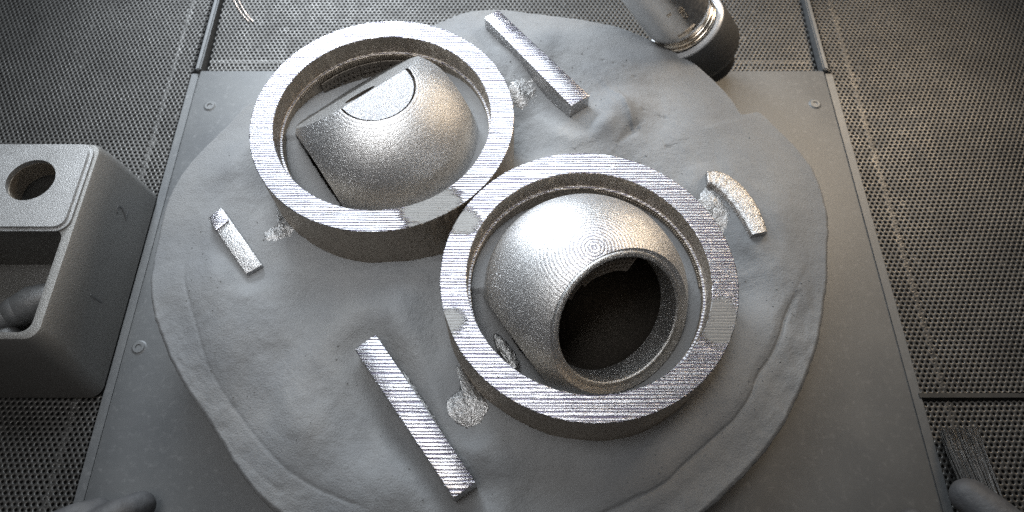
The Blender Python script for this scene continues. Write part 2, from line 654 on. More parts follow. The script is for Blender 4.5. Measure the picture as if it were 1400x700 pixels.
# ------------------------------------------------------------------ the platform and the powder cake
def unit(*v):
    v = np.array(v)
    return v / np.linalg.norm(v)


CL = np.array([-73.5, 50.1])     # axis of the rear left cup
CR = np.array([38.5, -49.2])     # axis of the front right cup
BALL_R = 54.0
BALL_Z = 60.0
N1L, D1L = unit(-.455, .538, .710), 35.0
N1R, D1R = unit(.378, -.671, .638), 38.2
N2L, D2L = unit(-.824, -.563, -.064), 46.5
N2R, D2R = unit(-.803, -.552, -.223), 43.7
N3, D3 = unit(.80, .58, .12), 47.5

V, F = lathe([(0.1, 0.0), (150, 0.0), (150, 6), (146, 8), (146, 13), (0.1, 13)], 160)
ped = mesh_obj('build_platform', V + np.array([-6, 0, .2]), F, 'pedestal_steel', None, (-6, 0, 0), True, 40)
tag(ped, 'dark round steel platform under the grey powder cake', 'platform')

OUT = [(-114.4, -156.4), (-125.4, -148.0), (-138.8, -134.2), (-153.7, -114.9), (-171.0, -94.9), (-185.8, -74.2), (-197.9, -52.9), (-204.6, -35.0), (-207.7, -11.6), (-207.9, 13.2),
       (-204.6, 34.0), (-196.5, 53.0), (-184.3, 72.9), (-169.7, 96.6), (-140, 128), (-100, 150), (-51.2, 166.2), (-31.0, 175.3), (-5.2, 178.2),
       (20.6, 173.9), (51.3, 168.3), (76.4, 161.4), (95.9, 151.1), (114.6, 137.7), (127.9, 124.7), (139.9, 105.8), (144.6, 97.8), (148.3, 87.6), (152.0, 86.6),
       (160.8, 88.6), (168.8, 77.5), (179.3, 58.6), (185.2, 42.1), (187.6, 20.9), (186.5, 3.1), (181.5, -18.0), (176.9, -36.9), (169.9, -59.0), (163.5, -74.6), (155.4, -90.0), (147.8, -102.0), (140.2, -113.0), (131.5, -123.2), (120.9, -133.8),
       (108.4, -144.6), (93.0, -156.6), (60, -176), (15, -193), (-25, -194), (-62, -186), (-92, -172)]
CRACK_L = [(-186, -20), (-181.4, -37.4), (-171.1, -59.2), (-158.6, -85.6), (-142.4, -107.0), (-126.1, -124.0), (-110.6, -137.1), (-89.5, -148.1), (-66.0, -157)]
CRACK_R = [(163.5, -38.1), (149.1, -54.4), (140.5, -72.6), (121.5, -102.0), (107.3, -117.4), (92.0, -130.4), (70.7, -145.0), (48.3, -156), (20, -166)]
BAR_REAR = [(-18.4, 153.8), (-9.2, 161.0), (48.6, 87.0), (36.6, 79.0)]
BAR_FRONT = [(-80.8, -79.8), (-70.4, -72.0), (-16.8, -145.6), (-27.0, -152.8)]
TAB_L = [(-172.8, 0.2), (-167.0, 7.0), (-152.2, -9.8), (-138.3, -29.2), (-145.5, -34.1), (-160.6, -17.8)]
TAB_R = [(111.8, 25.7), (118.1, 31.4), (130.4, 27.2), (138.8, 13.1), (143.0, -4.8), (136.5, -14.2), (128.8, 2.4), (120.3, 16.1)]


def ball_inside(x, y, c, z, planes, grow=0.0):
    """is the point (x, y, z) within the cut ball (grown)?"""
    px, py, pz = x - c[0], y - c[1], z - BALL_Z
    m = px * px + py * py + pz * pz < (BALL_R + grow) ** 2
    for n, d in planes:
        m &= (n[0] * px + n[1] * py + n[2] * pz) < d + grow
    return m


def cake_height(x, y):
    wx = x + 9 * fbm(x, y, 60, 2, 40)
    wy = y + 9 * fbm(x, y, 60, 2, 50)
    h = 51 + 12.0 * fbm(wx, wy, 95, 3, 3, .45) + 5.5 * fbm(wx * 1.3, wy * .8, 42, 2, 11) + 4.5 * (.22 - np.abs(fbm(wx, wy, 70, 2, 131))) + .45 * fbm(x, y, 6, 4, 21, .65)
    # brushed strokes around the parts
    h += 1.0 * np.sin((wx * .55 + wy * .8) / 9.0) * sstep(.1, .5, fbm(x, y, 70, 2, 77) + .25) * .6
    # dip where the powder was cleared between the cups and the rear bar, and round the bars and tabs
    def dip(cx, cy, r, d):
        return -d * np.exp(-((x - cx) ** 2 + (y - cy) ** 2) / (r * r))
    h += dip(8, 82, 16, 6) + dip(64, 100, 12, 5) + dip(-128, -22, 16, 3) + dip(-30, -92, 20, 5) + dip(130, -20, 26, 4) + dip(30, 130, 20, 5) + dip(65, 58, 20, -5)
    h += dip(14, 58, 15, 8) + dip(72, 86, 15, -5) + dip(56, 70, 8, -3) + dip(-54, -122, 17, 6) + dip(-100, -118, 30, -5)
    h += dip(125, -48, 22, 6) + dip(152, -15, 24, -4) + dip(-165, 30, 24, -4) + dip(-110, -45, 18, 5) + dip(-60, -50, 10, -2) + dip(110, 110, 18, 4) + dip(20, -150, 26, 5)
    h += dip(-70, -60, 34, -3.5) + dip(105, 70, 40, -3) + dip(-150, -70, 40, -3)
    for bar, dep in ((BAR_REAR, -1.5), (BAR_FRONT, 4.5)):
        a = ((bar[0][0] + bar[1][0]) / 2, (bar[0][1] + bar[1][1]) / 2)
        b = ((bar[2][0] + bar[3][0]) / 2, (bar[2][1] + bar[3][1]) / 2)
        d, _, side = seg_dist(x, y, [a, b])
        h -= dep * np.exp(-(np.maximum(d - 5, 0) / 7.0) ** 2)
        h += 2.4 * np.exp(-((d - 21) / 7.0) ** 2)
    # flank of the cups: powder banked low against the walls
    for c in (CL, CR):
        r = np.hypot(x - c[0], y - c[1])
        h -= 5.5 * np.exp(-(np.maximum(r - 75, 0) / 11.0) ** 2)
    for ln, lv, wd in (([(-169, 3), (-143, -31)], 51.5, 13.0), ([(116, 28), (134, 12), (139, -8)], 53.0, 13.0), ([(-30, -88), (-22, -116)], 50.0, 12.0)):
        d, _, _ = seg_dist(x, y, ln)
        w = np.exp(-(d / wd) ** 4)
        h = h * (1 - w) + (lv + .4 * fbm(x, y, 8, 3, 19)) * w
    # torn ridge right of the rear bar
    d, p, side = seg_dist(x, y, smooth_poly([(49.7, 122.4), (61.1, 105.3), (69.3, 88.6), (74.4, 73.3)]))
    h += 3.4 * np.exp(-(d / 5.0) ** 2) * (.35 + .65 * p) * np.where(side > 0, 1.0, np.exp(-(d / 3.0)))
    d, p, side = seg_dist(x, y, [(66, 58), (78, 70)])
    h -= 5.0 * (.35 + .65 * p) * np.exp(-(d / (1.6 + 3.4 * p)) ** 2) * np.where(side > 0, 1.0, np.exp(-d / 2.5))
    # little pits
    for px, py in ((60.2, 126.4), (67.2, 123.2), (74.1, 120.0), (80.2, 112.5), (82.9, 83.7), (94.1, 80.8), (97.2, 79.6), (96.1, 55.4), (112, 101), (121, 104)):
        d = np.hypot((x - px), (y - py) * 1.6)
        h -= 1.5 * np.exp(-(d / 1.1) ** 2)
    # cracked collar
    for crack, sgn, dep in ((CRACK_L, 1, .55), (CRACK_R, -1, 1.9)):
        j = 1.6 * fbm(x, y, 18, 3, 91)
        d, p, side = seg_dist(x + j, y - j, smooth_poly(crack, 5))
        ends = sstep(0, .12, p) * sstep(1.0, .9, p)
        h -= ends * dep * (1.8 * np.exp(-(d / .9) ** 2) + .35 * np.exp(-(d / 3.0) ** 2))
        h += ends * dep * .5 * np.exp(-((d - 5) / 3.0) ** 2) 
    d, p, side = seg_dist(x, y, smooth_poly([(-178, -80), (-160, -104), (-136, -130), (-112, -148)], 5))
    h -= .9 * np.exp(-(d / 1.1) ** 2) * (.4 + .6 * sstep(-.2, .3, fbm(x, y, 14, 2, 33)))
    d, p, side = seg_dist(x, y, smooth_poly([(186, -22), (172, -24), (158, -40), (152, -62)], 5))
    h -= .6 * np.exp(-(d / 1.0) ** 2)
    return h


def build_cake():
    o = smooth_poly(OUT, 8, True)
    o = np.array(o)
    c = np.array([-8.0, -2.0])
    th = np.arctan2(o[:, 1] - c[1], o[:, 0] - c[0])
    rr = np.hypot(o[:, 0] - c[0], o[:, 1] - c[1])
    k = np.argsort(th)
    th, rr = th[k], rr[k]
    NA, NR = 760, 270
    a = np.linspace(-np.pi, np.pi, NA, endpoint=False)
    R = np.interp(a, np.r_[th - 2 * np.pi, th, th + 2 * np.pi], np.r_[rr, rr, rr])
    R = R + .5 * fbm(a * 60, a * 0, 1.2, 3, 5)
    s = np.linspace(0.004, 1, NR) ** .92
    X = c[0] + np.outer(s, R * np.cos(a))
    Y = c[1] + np.outer(s, R * np.sin(a))
    H = cake_height(X, Y)
    edge = (1 - s)[:, None] * R[None, :]
    # the collar falls away towards the rim
    fr_ = sstep(-10, -80, Y)
    keep = .25 + .75 * sstep(4, 55, edge)
    H = 51 + (H - 51) * keep
    H -= (6.5 + .5 * fr_) * (1 - sstep(0, 40, edge)) + 2.0 * (1 - sstep(0, 2.5, edge)) ** 2
    H += (.3 + .6 * fr_) * fbm(X, Y, 10, 4, 61, .6) * (1 - sstep(4, 30, edge))
    # inside the cups
    for cc, planes, rear in ((CL, ((N1L, D1L), (N2L, D2L), (N3, D3)), 1.0), (CR, ((N1R, D1R), (N2R, D2R), (N3, D3)), .55)):
        r = np.hypot(X - cc[0], Y - cc[1])
        ang = np.arctan2(Y - cc[1], X - cc[0])
        lvl = 68.5 + .8 * fbm(X, Y, 20, 3, 8)
        lvl = lvl - rear * 13 * np.exp(-((ang - 1.9) / .75) ** 2) * sstep(25, 52, r) - 11 * np.exp(-((ang + 2.5) / .6) ** 2)
        inside = r < 66
        if rear < 1:
            lvl = lvl - 15 * np.exp(-((ang + 1.05) / .7) ** 2) - 8 * np.exp(-((ang + 2.5) / .5) ** 2)
            hole = ball_inside(X, Y, cc, 60.0, planes[1:], -1.5)
        else:
            hole = ball_inside(X, Y, cc, 62.0, planes, -2.5)
        lvl = np.where(hole, 17.0, lvl)
        H = np.where(inside, lvl, H)
    P = np.stack([X, Y, H], 2)
    V = [P.reshape(-1, 3)]
    # side wall: down and slightly in, then the underside
    last = P[-1]
    nrm = np.stack([np.cos(a), np.sin(a)], 1)
    for dz, din in ((-1.0, -.2), (-4, -.1), (-9, .3), (-13, 1.2), (-16, 4), (-13.5, 30), (-13.5, 60)):
        q = last.copy()
        q[:, :2] -= nrm * din - nrm * (.5 * fbm(a * 30, a * 0 + dz, 1.0, 3, 17))[:, None] * (1 if din < 9 else 0)
        q[:, 2] += dz
        if din > 9:
            q[:, 2] = 15.0 if din > 40 else 18.0
        V.append(q)
    V = np.concatenate(V)
    rows = NR + 7
    i = np.arange(rows - 1)[:, None]
    j = np.arange(NA)[None, :]
    j2 = (j + 1) % NA
    F = np.stack([i * NA + j, i * NA + j2 + 0 * i, (i + 1) * NA + j2, (i + 1) * NA + j], 2).reshape(-1, 4)
    F = F[:, ::-1]
    F = list(map(list, F)) + [list(range(NA))]
    me_o = mesh_obj('powder_cake', V, F, 'powder', None, (-8, -2, 0), True)
    bm = bmesh.new()
    bm.from_mesh(me_o.data)
    bmesh.ops.recalc_face_normals(bm, faces=bm.faces)
    bm.to_mesh(me_o.data)
    bm.free()
    return me_o


cake = build_cake()
tag(cake, 'large round cake of grey metal powder with cracked collar, lying on the plate', 'powder cake')

# loose crumbs of powder on the cake, thicker along the cracks, bars and cup walls
def build_crumbs():
    lr = np.random.default_rng(91)
    pts = []
    while len(pts) < 800:
        x, y = lr.uniform(-200, 185), lr.uniform(-165, 170)
        if any(math.hypot(x - c[0], y - c[1]) < 76 for c in (CL, CR)):
            continue
        if math.hypot((x + 8) / 178, (y + 2) / 158) > 1:
            continue
        dn = min(float(seg_dist(np.array([x]), np.array([y]), ln)[0][0]) for ln in
                 (CRACK_L, CRACK_R, [BAR_FRONT[0], BAR_FRONT[3]], [BAR_REAR[1], BAR_REAR[2]], [(67, 58), (78, 70)]))
        if lr.random() < .05 + .95 * math.exp(-(dn / 9.0)):
            pts.append((x, y))
    P = np.array(pts)
    bmi = bmesh.new()
    bmesh.ops.create_icosphere(bmi, subdivisions=1, radius=1.0)
    bv_ = np.array([v.co[:] for v in bmi.verts])
    bmi.verts.index_update()
    bf_ = np.array([[v.index for v in f.verts] for f in bmi.faces])
    bmi.free()
    n = len(P)
    z = np.array([cake_ray(p) for p in P])
    size = .14 + .42 * lr.random(n) ** 5
    V = bv_[None] * size[:, None, None] * lr.uniform(.7, 1.3, (n, len(bv_), 1))
    V = V + np.c_[P, z + size * .25][:, None, :]
    F = (bf_[None] + (np.arange(n) * len(bv_))[:, None, None]).reshape(-1, 3)
    o = mesh_obj('powder_crumbs', V.reshape(-1, 3), F, 'powder', cake, (-8, -2, 0))
    o['kind'] = 'stuff'


from mathutils.bvhtree import BVHTree
_cv = [v.co.copy() for v in cake.data.vertices]
_tree = BVHTree.FromPolygons(_cv, [p.vertices[:] for p in cake.data.polygons if len(p.vertices) < 5])


def cake_ray(p):
    h = _tree.ray_cast(Vector(((p[0] + 8) * MM, (p[1] + 2) * MM, .2)), Vector((0, 0, -1)))[0]
    return h.z / MM if h is not None else 40.0


build_crumbs()

# ------------------------------------------------------------------ the two printed cups


def curved_grid(name, frame, rad, a0, a1, z0, z1, nx, nz, holes, parent, origin, thick=.7):
    """patch of a cylinder with square holes; frame maps local cylinder coordinates to world."""
    bm = bmesh.new()
    g = [[bm.verts.new(frame @ Vector((rad * math.cos(a0 + (a1 - a0) * i / nx), rad * math.sin(a0 + (a1 - a0) * i / nx), z0 + (z1 - z0) * k / nz)))
          for k in range(nz + 1)] for i in range(nx + 1)]
    fs = []
    for i in range(nx):
        for k in range(nz):
            if not holes(i, k):
                fs.append(bm.faces.new((g[i][k], g[i + 1][k], g[i + 1][k + 1], g[i][k + 1])))
    bmesh.ops.delete(bm, geom=[v for v in bm.verts if not v.link_faces], context='VERTS')
    bmesh.ops.recalc_face_normals(bm, faces=bm.faces)
    bmesh.ops.solidify(bm, geom=list(bm.faces), thickness=thick)
    return from_bm(name, bm, 'support_mesh', parent, origin)


def patch_mesh(name, parent, origin, pts, ridge, height, mat='web_metal', n=60, seed=1):
    """rough half-melted web: a bumpy skin over a polygon, closed below."""
    P = np.array(smooth_poly(pts, 5, True))
    c = P.mean(0)
    rings = 12
    V = []
    loc = np.random.default_rng(seed)
    for q in range(rings + 1):
        s = q / rings
        X = c + (P - c) * s
        z = (cake_height(X[:, 0], X[:, 1]) if ridge is None else ridge) - .8 + height * (1 - s ** 2.2) + loc.uniform(-.45, .45, len(P))
        if q == rings:
            z = z - 4.0
        V.append(np.c_[X, z])
    V = np.concatenate(V)
    k = len(P)
    F = []
    for q in range(rings):
        for i in range(k):
            j = (i + 1) % k
            F.append((q * k + i, q * k + j, (q + 1) * k + j, (q + 1) * k + i))
    o = mesh_obj(name, V, F, mat, parent, origin, True)
    bm = bmesh.new()
    bm.from_mesh(o.data)
    bmesh.ops.remove_doubles(bm, verts=bm.verts, dist=1e-5)
    bmesh.ops.recalc_face_normals(bm, faces=bm.faces)
    bm.to_mesh(o.data)
    bm.free()
    return o


def cup(label, c, n1, d1, n2, d2, hatch_mat, flat_top, bore_r, sup_angles, webs, seed):
    base = (c[0], c[1], 40.0)
    t = thing('printed_cup', label, 'metal part', base, 'pair of printed metal cups on the powder cake')
    # flanged ring: flat hatched rim, step inside
    prof = [(74.6, 84.75), (74.3, 85.0), (61.8, 85.0), (61.5, 84.75), (61.5, 72.4), (61.2, 72.1), (60.2, 72.0), (59.9, 71.7), (60.2, 66), (60.2, 36), (74.3, 36), (74.6, 40)]
    nseg = 360
    V, F = lathe(prof, nseg)
    V = V + np.array([c[0], c[1], 0])
    # tiny unevenness of the printed edges
    a = np.arctan2(V[:, 1] - c[1], V[:, 0] - c[0])
    r = np.hypot(V[:, 0] - c[0], V[:, 1] - c[1])
    jit = np.random.default_rng(seed).normal(0, .10, len(V))
    V[:, 0] += jit * np.cos(a)
    V[:, 1] += jit * np.sin(a)
    k = len(prof)
    midx = [0 if (f[0] % k) in (0, 1, 2, 5) and (f[3] % k) in (1, 2, 3, 6) else 1 for f in F]
    ro = mesh_obj('ring', V, F, hatch_mat, t, base, True, 30, mats=[hatch_mat, 'sintered_wall'], midx=midx)
    for p in ro.data.polygons:
        if abs(p.normal.z) > .95:
            p.use_smooth = False

    # ball with flat cuts and crossing bores
    bm = bmesh.new()
    bmesh.ops.create_uvsphere(bm, u_segments=160, v_segments=96, radius=BALL_R)
    ball = temp_from_bm(bm)
    cut = []

    def plane_cut(n, d):
        b = bmesh.new()
        box_bm(b, -90, 90, -90, 90, d, d + 90)
        cut.append(temp_from_bm(b, axis_matrix(n)))

    def bore(n, rad, z0, z1, off=(0, 0, 0)):
        b = bmesh.new()
        bmesh.ops.create_cone(b, cap_ends=True, segments=128, radius1=rad, radius2=rad, depth=z1 - z0, matrix=Matrix.Translation((0, 0, (z0 + z1) / 2)))
        cut.append(temp_from_bm(b, axis_matrix(n, off)))
    plane_cut(n1, d1)
    plane_cut(n2, d2)
    plane_cut(N3, D3)
    if flat_top:
        b = bmesh.new()
        bmesh.ops.create_cone(b, cap_ends=True, segments=96, radius1=20.8, radius2=20.8, depth=30, matrix=Matrix.Translation((0, 0, 48.3 + 15)))
        cut.append(temp_from_bm(b))
    if flat_top:
        gv, gf = lathe([(20.6, 46.4), (22.0, 46.4), (22.0, 60.0), (20.6, 60.0)], 96)
        b = bmesh.new()
        gvs = [b.verts.new(v) for v in gv]
        for f in gf:
            b.faces.new([gvs[i] for i in f])
        cut.append(temp_from_bm(b))
    nv = Vector(n1).normalized()
    av = (Vector((0, 0, 1)) - nv * nv.z).normalized()
    bv = nv.cross(av)
    low = av * math.cos(math.radians(205)) + bv * math.sin(math.radians(205))
    hb = bmesh.new()
    bmesh.ops.create_uvsphere(hb, u_segments=64, v_segments=40, radius=28.0 if flat_top else 40.0)
    cut.append(temp_from_bm(hb))
    vv = Vector((.172, -.587, .79))
    near_d = (vv - nv * vv.dot(nv)).normalized()
    bore(n1, bore_r, 12.0, 80.0, -low * 2.6 if not flat_top else near_d * 22.0)
    bore(n2, 31.0, 12.0, 80.0)
    boolean(ball, cut)
    me = ball.data
    me.materials.clear()
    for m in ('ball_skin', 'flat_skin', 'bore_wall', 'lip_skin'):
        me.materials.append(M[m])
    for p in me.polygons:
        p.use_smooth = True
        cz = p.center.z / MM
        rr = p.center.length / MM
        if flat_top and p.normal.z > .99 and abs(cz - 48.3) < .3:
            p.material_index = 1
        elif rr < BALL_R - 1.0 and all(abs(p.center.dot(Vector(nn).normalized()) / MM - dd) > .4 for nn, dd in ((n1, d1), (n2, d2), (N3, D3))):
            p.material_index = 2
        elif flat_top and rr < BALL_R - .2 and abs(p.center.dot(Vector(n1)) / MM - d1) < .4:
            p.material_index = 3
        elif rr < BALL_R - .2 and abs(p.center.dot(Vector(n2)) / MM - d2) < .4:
            p.material_index = 2  # side-cut face takes the dark colour in place of shade
    me.set_sharp_from_angle(angle=math.radians(30))
    ball.name = 'ball'
    me.name = 'ball'
    ball.parent = t
    ball.location = Vector((0, 0, BALL_Z - 40.0)) * MM

    # perforated support strips under the step, with a fringe of teeth
    fr = Matrix.Translation((c[0], c[1], 0))
    for a0, a1 in sup_angles:
        curved_grid('support_panel', fr, 59.0, math.radians(a0), math.radians(a1 - .6), 55.5, 67.5, 13, 9,
                    lambda i, q: (i % 3 == 1 and q % 4 in (1, 2) and 1 < q < 8) or (i % 3 == 2 and q % 4 == 3 and 1 < q < 7), t, base)
    bm = bmesh.new()
    lo, hi = min(a for a, b in sup_angles) - 14, max(b for a, b in sup_angles) + 16
    q = lo
    while q < hi:
        a = math.radians(q)
        p = Vector((c[0] + 59.4 * math.cos(a), c[1] + 59.4 * math.sin(a), 68.3 + random.uniform(-.3, .3)))
        tn = Vector((-math.sin(a), math.cos(a), 0)) * .30
        rd = Vector((-math.cos(a), -math.sin(a), 0)) * .35
        up = Vector((0, 0, 3.2))
        vs_ = [bm.verts.new(p + v) for v in (-tn, tn, tn + rd, -tn + rd)] + [bm.verts.new(p + up + v) for v in (-tn * .8, tn * .8, tn * .8 + rd * 2, -tn * .8 + rd * 2)]
        for f in ((0, 3, 2, 1), (4, 5, 6, 7), (0, 1, 5, 4), (1, 2, 6, 5), (2, 3, 7, 6), (3, 0, 4, 7)):
            bm.faces.new([vs_[i] for i in f])
        q += 1.25
    from_bm('support_teeth', bm, 'sintered_wall', ro, base)
    # perforated support plates across the upper part of the open bore
    if not flat_top:
        fb = axis_matrix(n1, (c[0], c[1], BALL_Z))
        up_l = fb.inverted().to_3x3() @ Vector((0, 0, 1))
        a_up = math.degrees(math.atan2(up_l.y, up_l.x))
        fl = axis_matrix(n1, Vector((c[0], c[1], BALL_Z)) - low * 2.6)
        lv, lf_ = lathe([(32.3, d1 - 12.0), (33.5, d1 - 12.0), (33.5, d1 + .2), (35.4, d1 + .2), (35.2, d1 + 1.5), (34.6, d1 + 1.9), (33.0, d1 + 1.8), (32.4, d1 + 1.2)], 128)
        lv = np.array([(fl @ Vector(v))[:] for v in lv])
        mesh_obj('bore_lip', lv, lf_, 'lip_bright', ball, (c[0], c[1], BALL_Z), True, 40)
        for k in range(5):
            a0 = a_up - 36 + 19.5 * k
            bmg = bmesh.new()
            nx, nz = 9, 7
            dep = (9.5, 9.5, 9.0, 7.0, 4.0)[k]
            g = [[bmg.verts.new(fb @ Vector(((33.6 - dep * q / nz) * math.cos(math.radians(a0 + 18.9 * i / nx)),
                                             (33.6 - dep * q / nz) * math.sin(math.radians(a0 + 18.9 * i / nx)), d1 - 3.0 - 5.0 * q / nz)))
                  for q in range(nz + 1)] for i in range(nx + 1)]
            for i in range(nx):
                for q in range(nz):
                    if not (0 < i < nx - 1 and 0 < q < nz - 1 and i % 2 == 1 and q % 2 == 1) :
                        bmg.faces.new((g[i][q], g[i + 1][q], g[i + 1][q + 1], g[i][q + 1]))
            bmesh.ops.delete(bmg, geom=[v for v in bmg.verts if not v.link_faces], context='VERTS')
            bmesh.ops.recalc_face_normals(bmg, faces=bmg.faces)
            bmesh.ops.solidify(bmg, geom=list(bmg.faces), thickness=.6)
            from_bm('bore_support', bmg, 'support_mesh', ball, (c[0], c[1], BALL_Z))
    for w in webs:
        patch_mesh('support_web', t, base, *w[:3], seed=w[3])
    return t


WEB_L = [
    ([(-3, 96), (2, 88), (13, 90), (18, 101), (16, 112), (4, 112), (-5, 106)], None, 1.6, 1),
    ([(-141, 20), (-137, 8), (-136, -4), (-143, -8), (-141, -14), (-131, -12), (-124, -4), (-130, 8)], None, 2.2, 2),
]
WEB_R = [
    ([(-30, -82), (-27, -95), (-34, -103), (-33, -112), (-24, -119), (-16, -118), (-10, -106), (-20, -92)], None, 3.4, 3),
    ([(109, 20), (116, 26), (124, 17), (128, 4), (122, -8), (112, -6), (104, 6)], None, 2.4, 4),
    ([(-10, -70), (-6, -71), (1, -80), (4, -89), (0, -90), (-7, -80)], 58.5, 2.4, 6),
]
cup('printed metal cup at the rear left, its ball cut off with a crescent shaped flat', CL, N1L, D1L, N2L, D2L, 'hatch_left', True, 9.5,
    [(73 + 13.2 * i, 73 + 13.2 * (i + 1)) for i in range(5)], WEB_L, 3)
cup('printed metal cup at the front right, its ball open with a wide dark bore', CR, N1R, D1R, N2R, D2R, 'hatch_right', False, 33.6,
    [(14 + 13.2 * i, 14 + 13.2 * (i + 1)) for i in range(4)], WEB_R, 4)

# ------------------------------------------------------------------ bars and tabs beside the cups


def bar(label, top, z, zlow, fins, web):
    cx = sum(p[0] for p in top) / 4
    cy = sum(p[1] for p in top) / 4
    t = thing('printed_bar', label, 'metal bar', (cx, cy, zlow), 'bright printed bars standing in the powder')
    prism('body', top, z, zlow, 'hatch_bar', t, (cx, cy, zlow), .5, mats=['rough_metal'])
    for f in fins:
        bm = bmesh.new()
        vs_ = [bm.verts.new(p) for p in f]
        fc = bm.faces.new(vs_)
        bmesh.ops.solidify(bm, geom=[fc], thickness=.8)
        from_bm('fin', bm, 'rough_metal', t, (cx, cy, zlow))
    for w in web:
        patch_mesh('rough_skirt', t, (cx, cy, zlow), *w[:3], seed=w[3])


bar('long bright striped bar at the rear, right of the left cup', BAR_REAR, 60, 40,
    [((-9, 139, 54), (-1.5, 136, 53), (4, 127, 53), (2, 129.5, 56)), ((8, 121, 56), (14, 113, 55), (20.5, 101, 51), (15.5, 109, 52))], [])
bar('long bright striped bar at the front, left of the right cup', BAR_FRONT, 61.5, 40, [],
    [([(-60, -84), (-54, -90), (-44, -104), (-36, -116), (-33, -124), (-40, -122), (-50, -108), (-58, -96)], None, 4.0, 8)])

tc = (-155.0, -14.0, 45.0)
t = thing('printed_tab', 'short bright tab half buried in powder, left of the left cup', 'metal tab', tc, 'short printed tabs beside the cups')
top = [(-173.9, 0.3, 57.0), (-167.2, 7.6, 57.0), (-138.4, -28.4, 54.6), (-146.6, -34.0, 54.6)]
prism('body', top, 58, 44, 'rough_metal', t, tc, .7)
prism('end_cap', [(-172.8, 0.6, 57.3), (-167.6, 6.8, 57.3), (-161.0, -1.2, 57.6), (-167.2, -8.2, 57.6)], 57.5, 53, 'hatch_fine', t, tc, .5)

tc = (128.0, 8.0, 45.0)
t = thing('printed_tab', 'curved bright tab in the powder, right of the right cup', 'metal tab', tc, 'short printed tabs beside the cups')
cl = smooth_poly([(115.0, 28.0), (121.5, 27.0), (128.0, 21.0), (133.5, 11.5), (137.5, 1.0), (139.8, -9.5)], 6)
arc_o, arc_i = [], []
for i, (x, y) in enumerate(cl):
    x0, y0 = cl[max(i - 1, 0)]
    x1, y1 = cl[min(i + 1, len(cl) - 1)]
    L = math.hypot(x1 - x0, y1 - y0)
    w = 6.6 * min(1.0, .72 + .28 * math.sin(math.pi * i / (len(cl) - 1)))
    arc_o.append((x - (y1 - y0) / L * w, y + (x1 - x0) / L * w))
    arc_i.append((x + (y1 - y0) / L * w, y - (x1 - x0) / L * w))
prof = [(1.0, -15.0), (1.0, -1.2), (.88, -.35), (.6, 0.0), (-.5, -.1), (-.82, -.6), (-.97, -1.8), (-1.0, -15.0)]
V, F = [], []
m = len(prof)
for i, ((xo, yo), (xi, yi)) in enumerate(zip(arc_o, arc_i)):
    for pu, pz in prof:
        f = (pu + 1) / 2
        V.append((xi + (xo - xi) * f, yi + (yo - yi) * f, 57.4 + pz + .25 * math.sin(i * 1.7 + pu)))
for i in range(len(arc_o) - 1):
    for q in range(m):
        w = (q + 1) % m
        F.append((i * m + q, i * m + w, (i + 1) * m + w, (i + 1) * m + q))
F.append(list(range(m)))
F.append([(len(arc_o) - 1) * m + q for q in range(m)][::-1])
mesh_obj('body', V, F, 'rough_metal', t, tc, True, 50)

# ------------------------------------------------------------------ the block with the lid and the pocket


def rounded_rect(x0, x1, y0, y1, r, k=6):
    out = []
    for cx, cy, a in ((x1 - r, y1 - r, 0), (x0 + r, y1 - r, 90), (x0 + r, y0 + r, 180), (x1 - r, y0 + r, 270)):
        for i in range(k + 1):
            q = math.radians(a + 90 * i / k)
            out.append((cx + r * math.cos(q), cy + r * math.sin(q)))
    return out


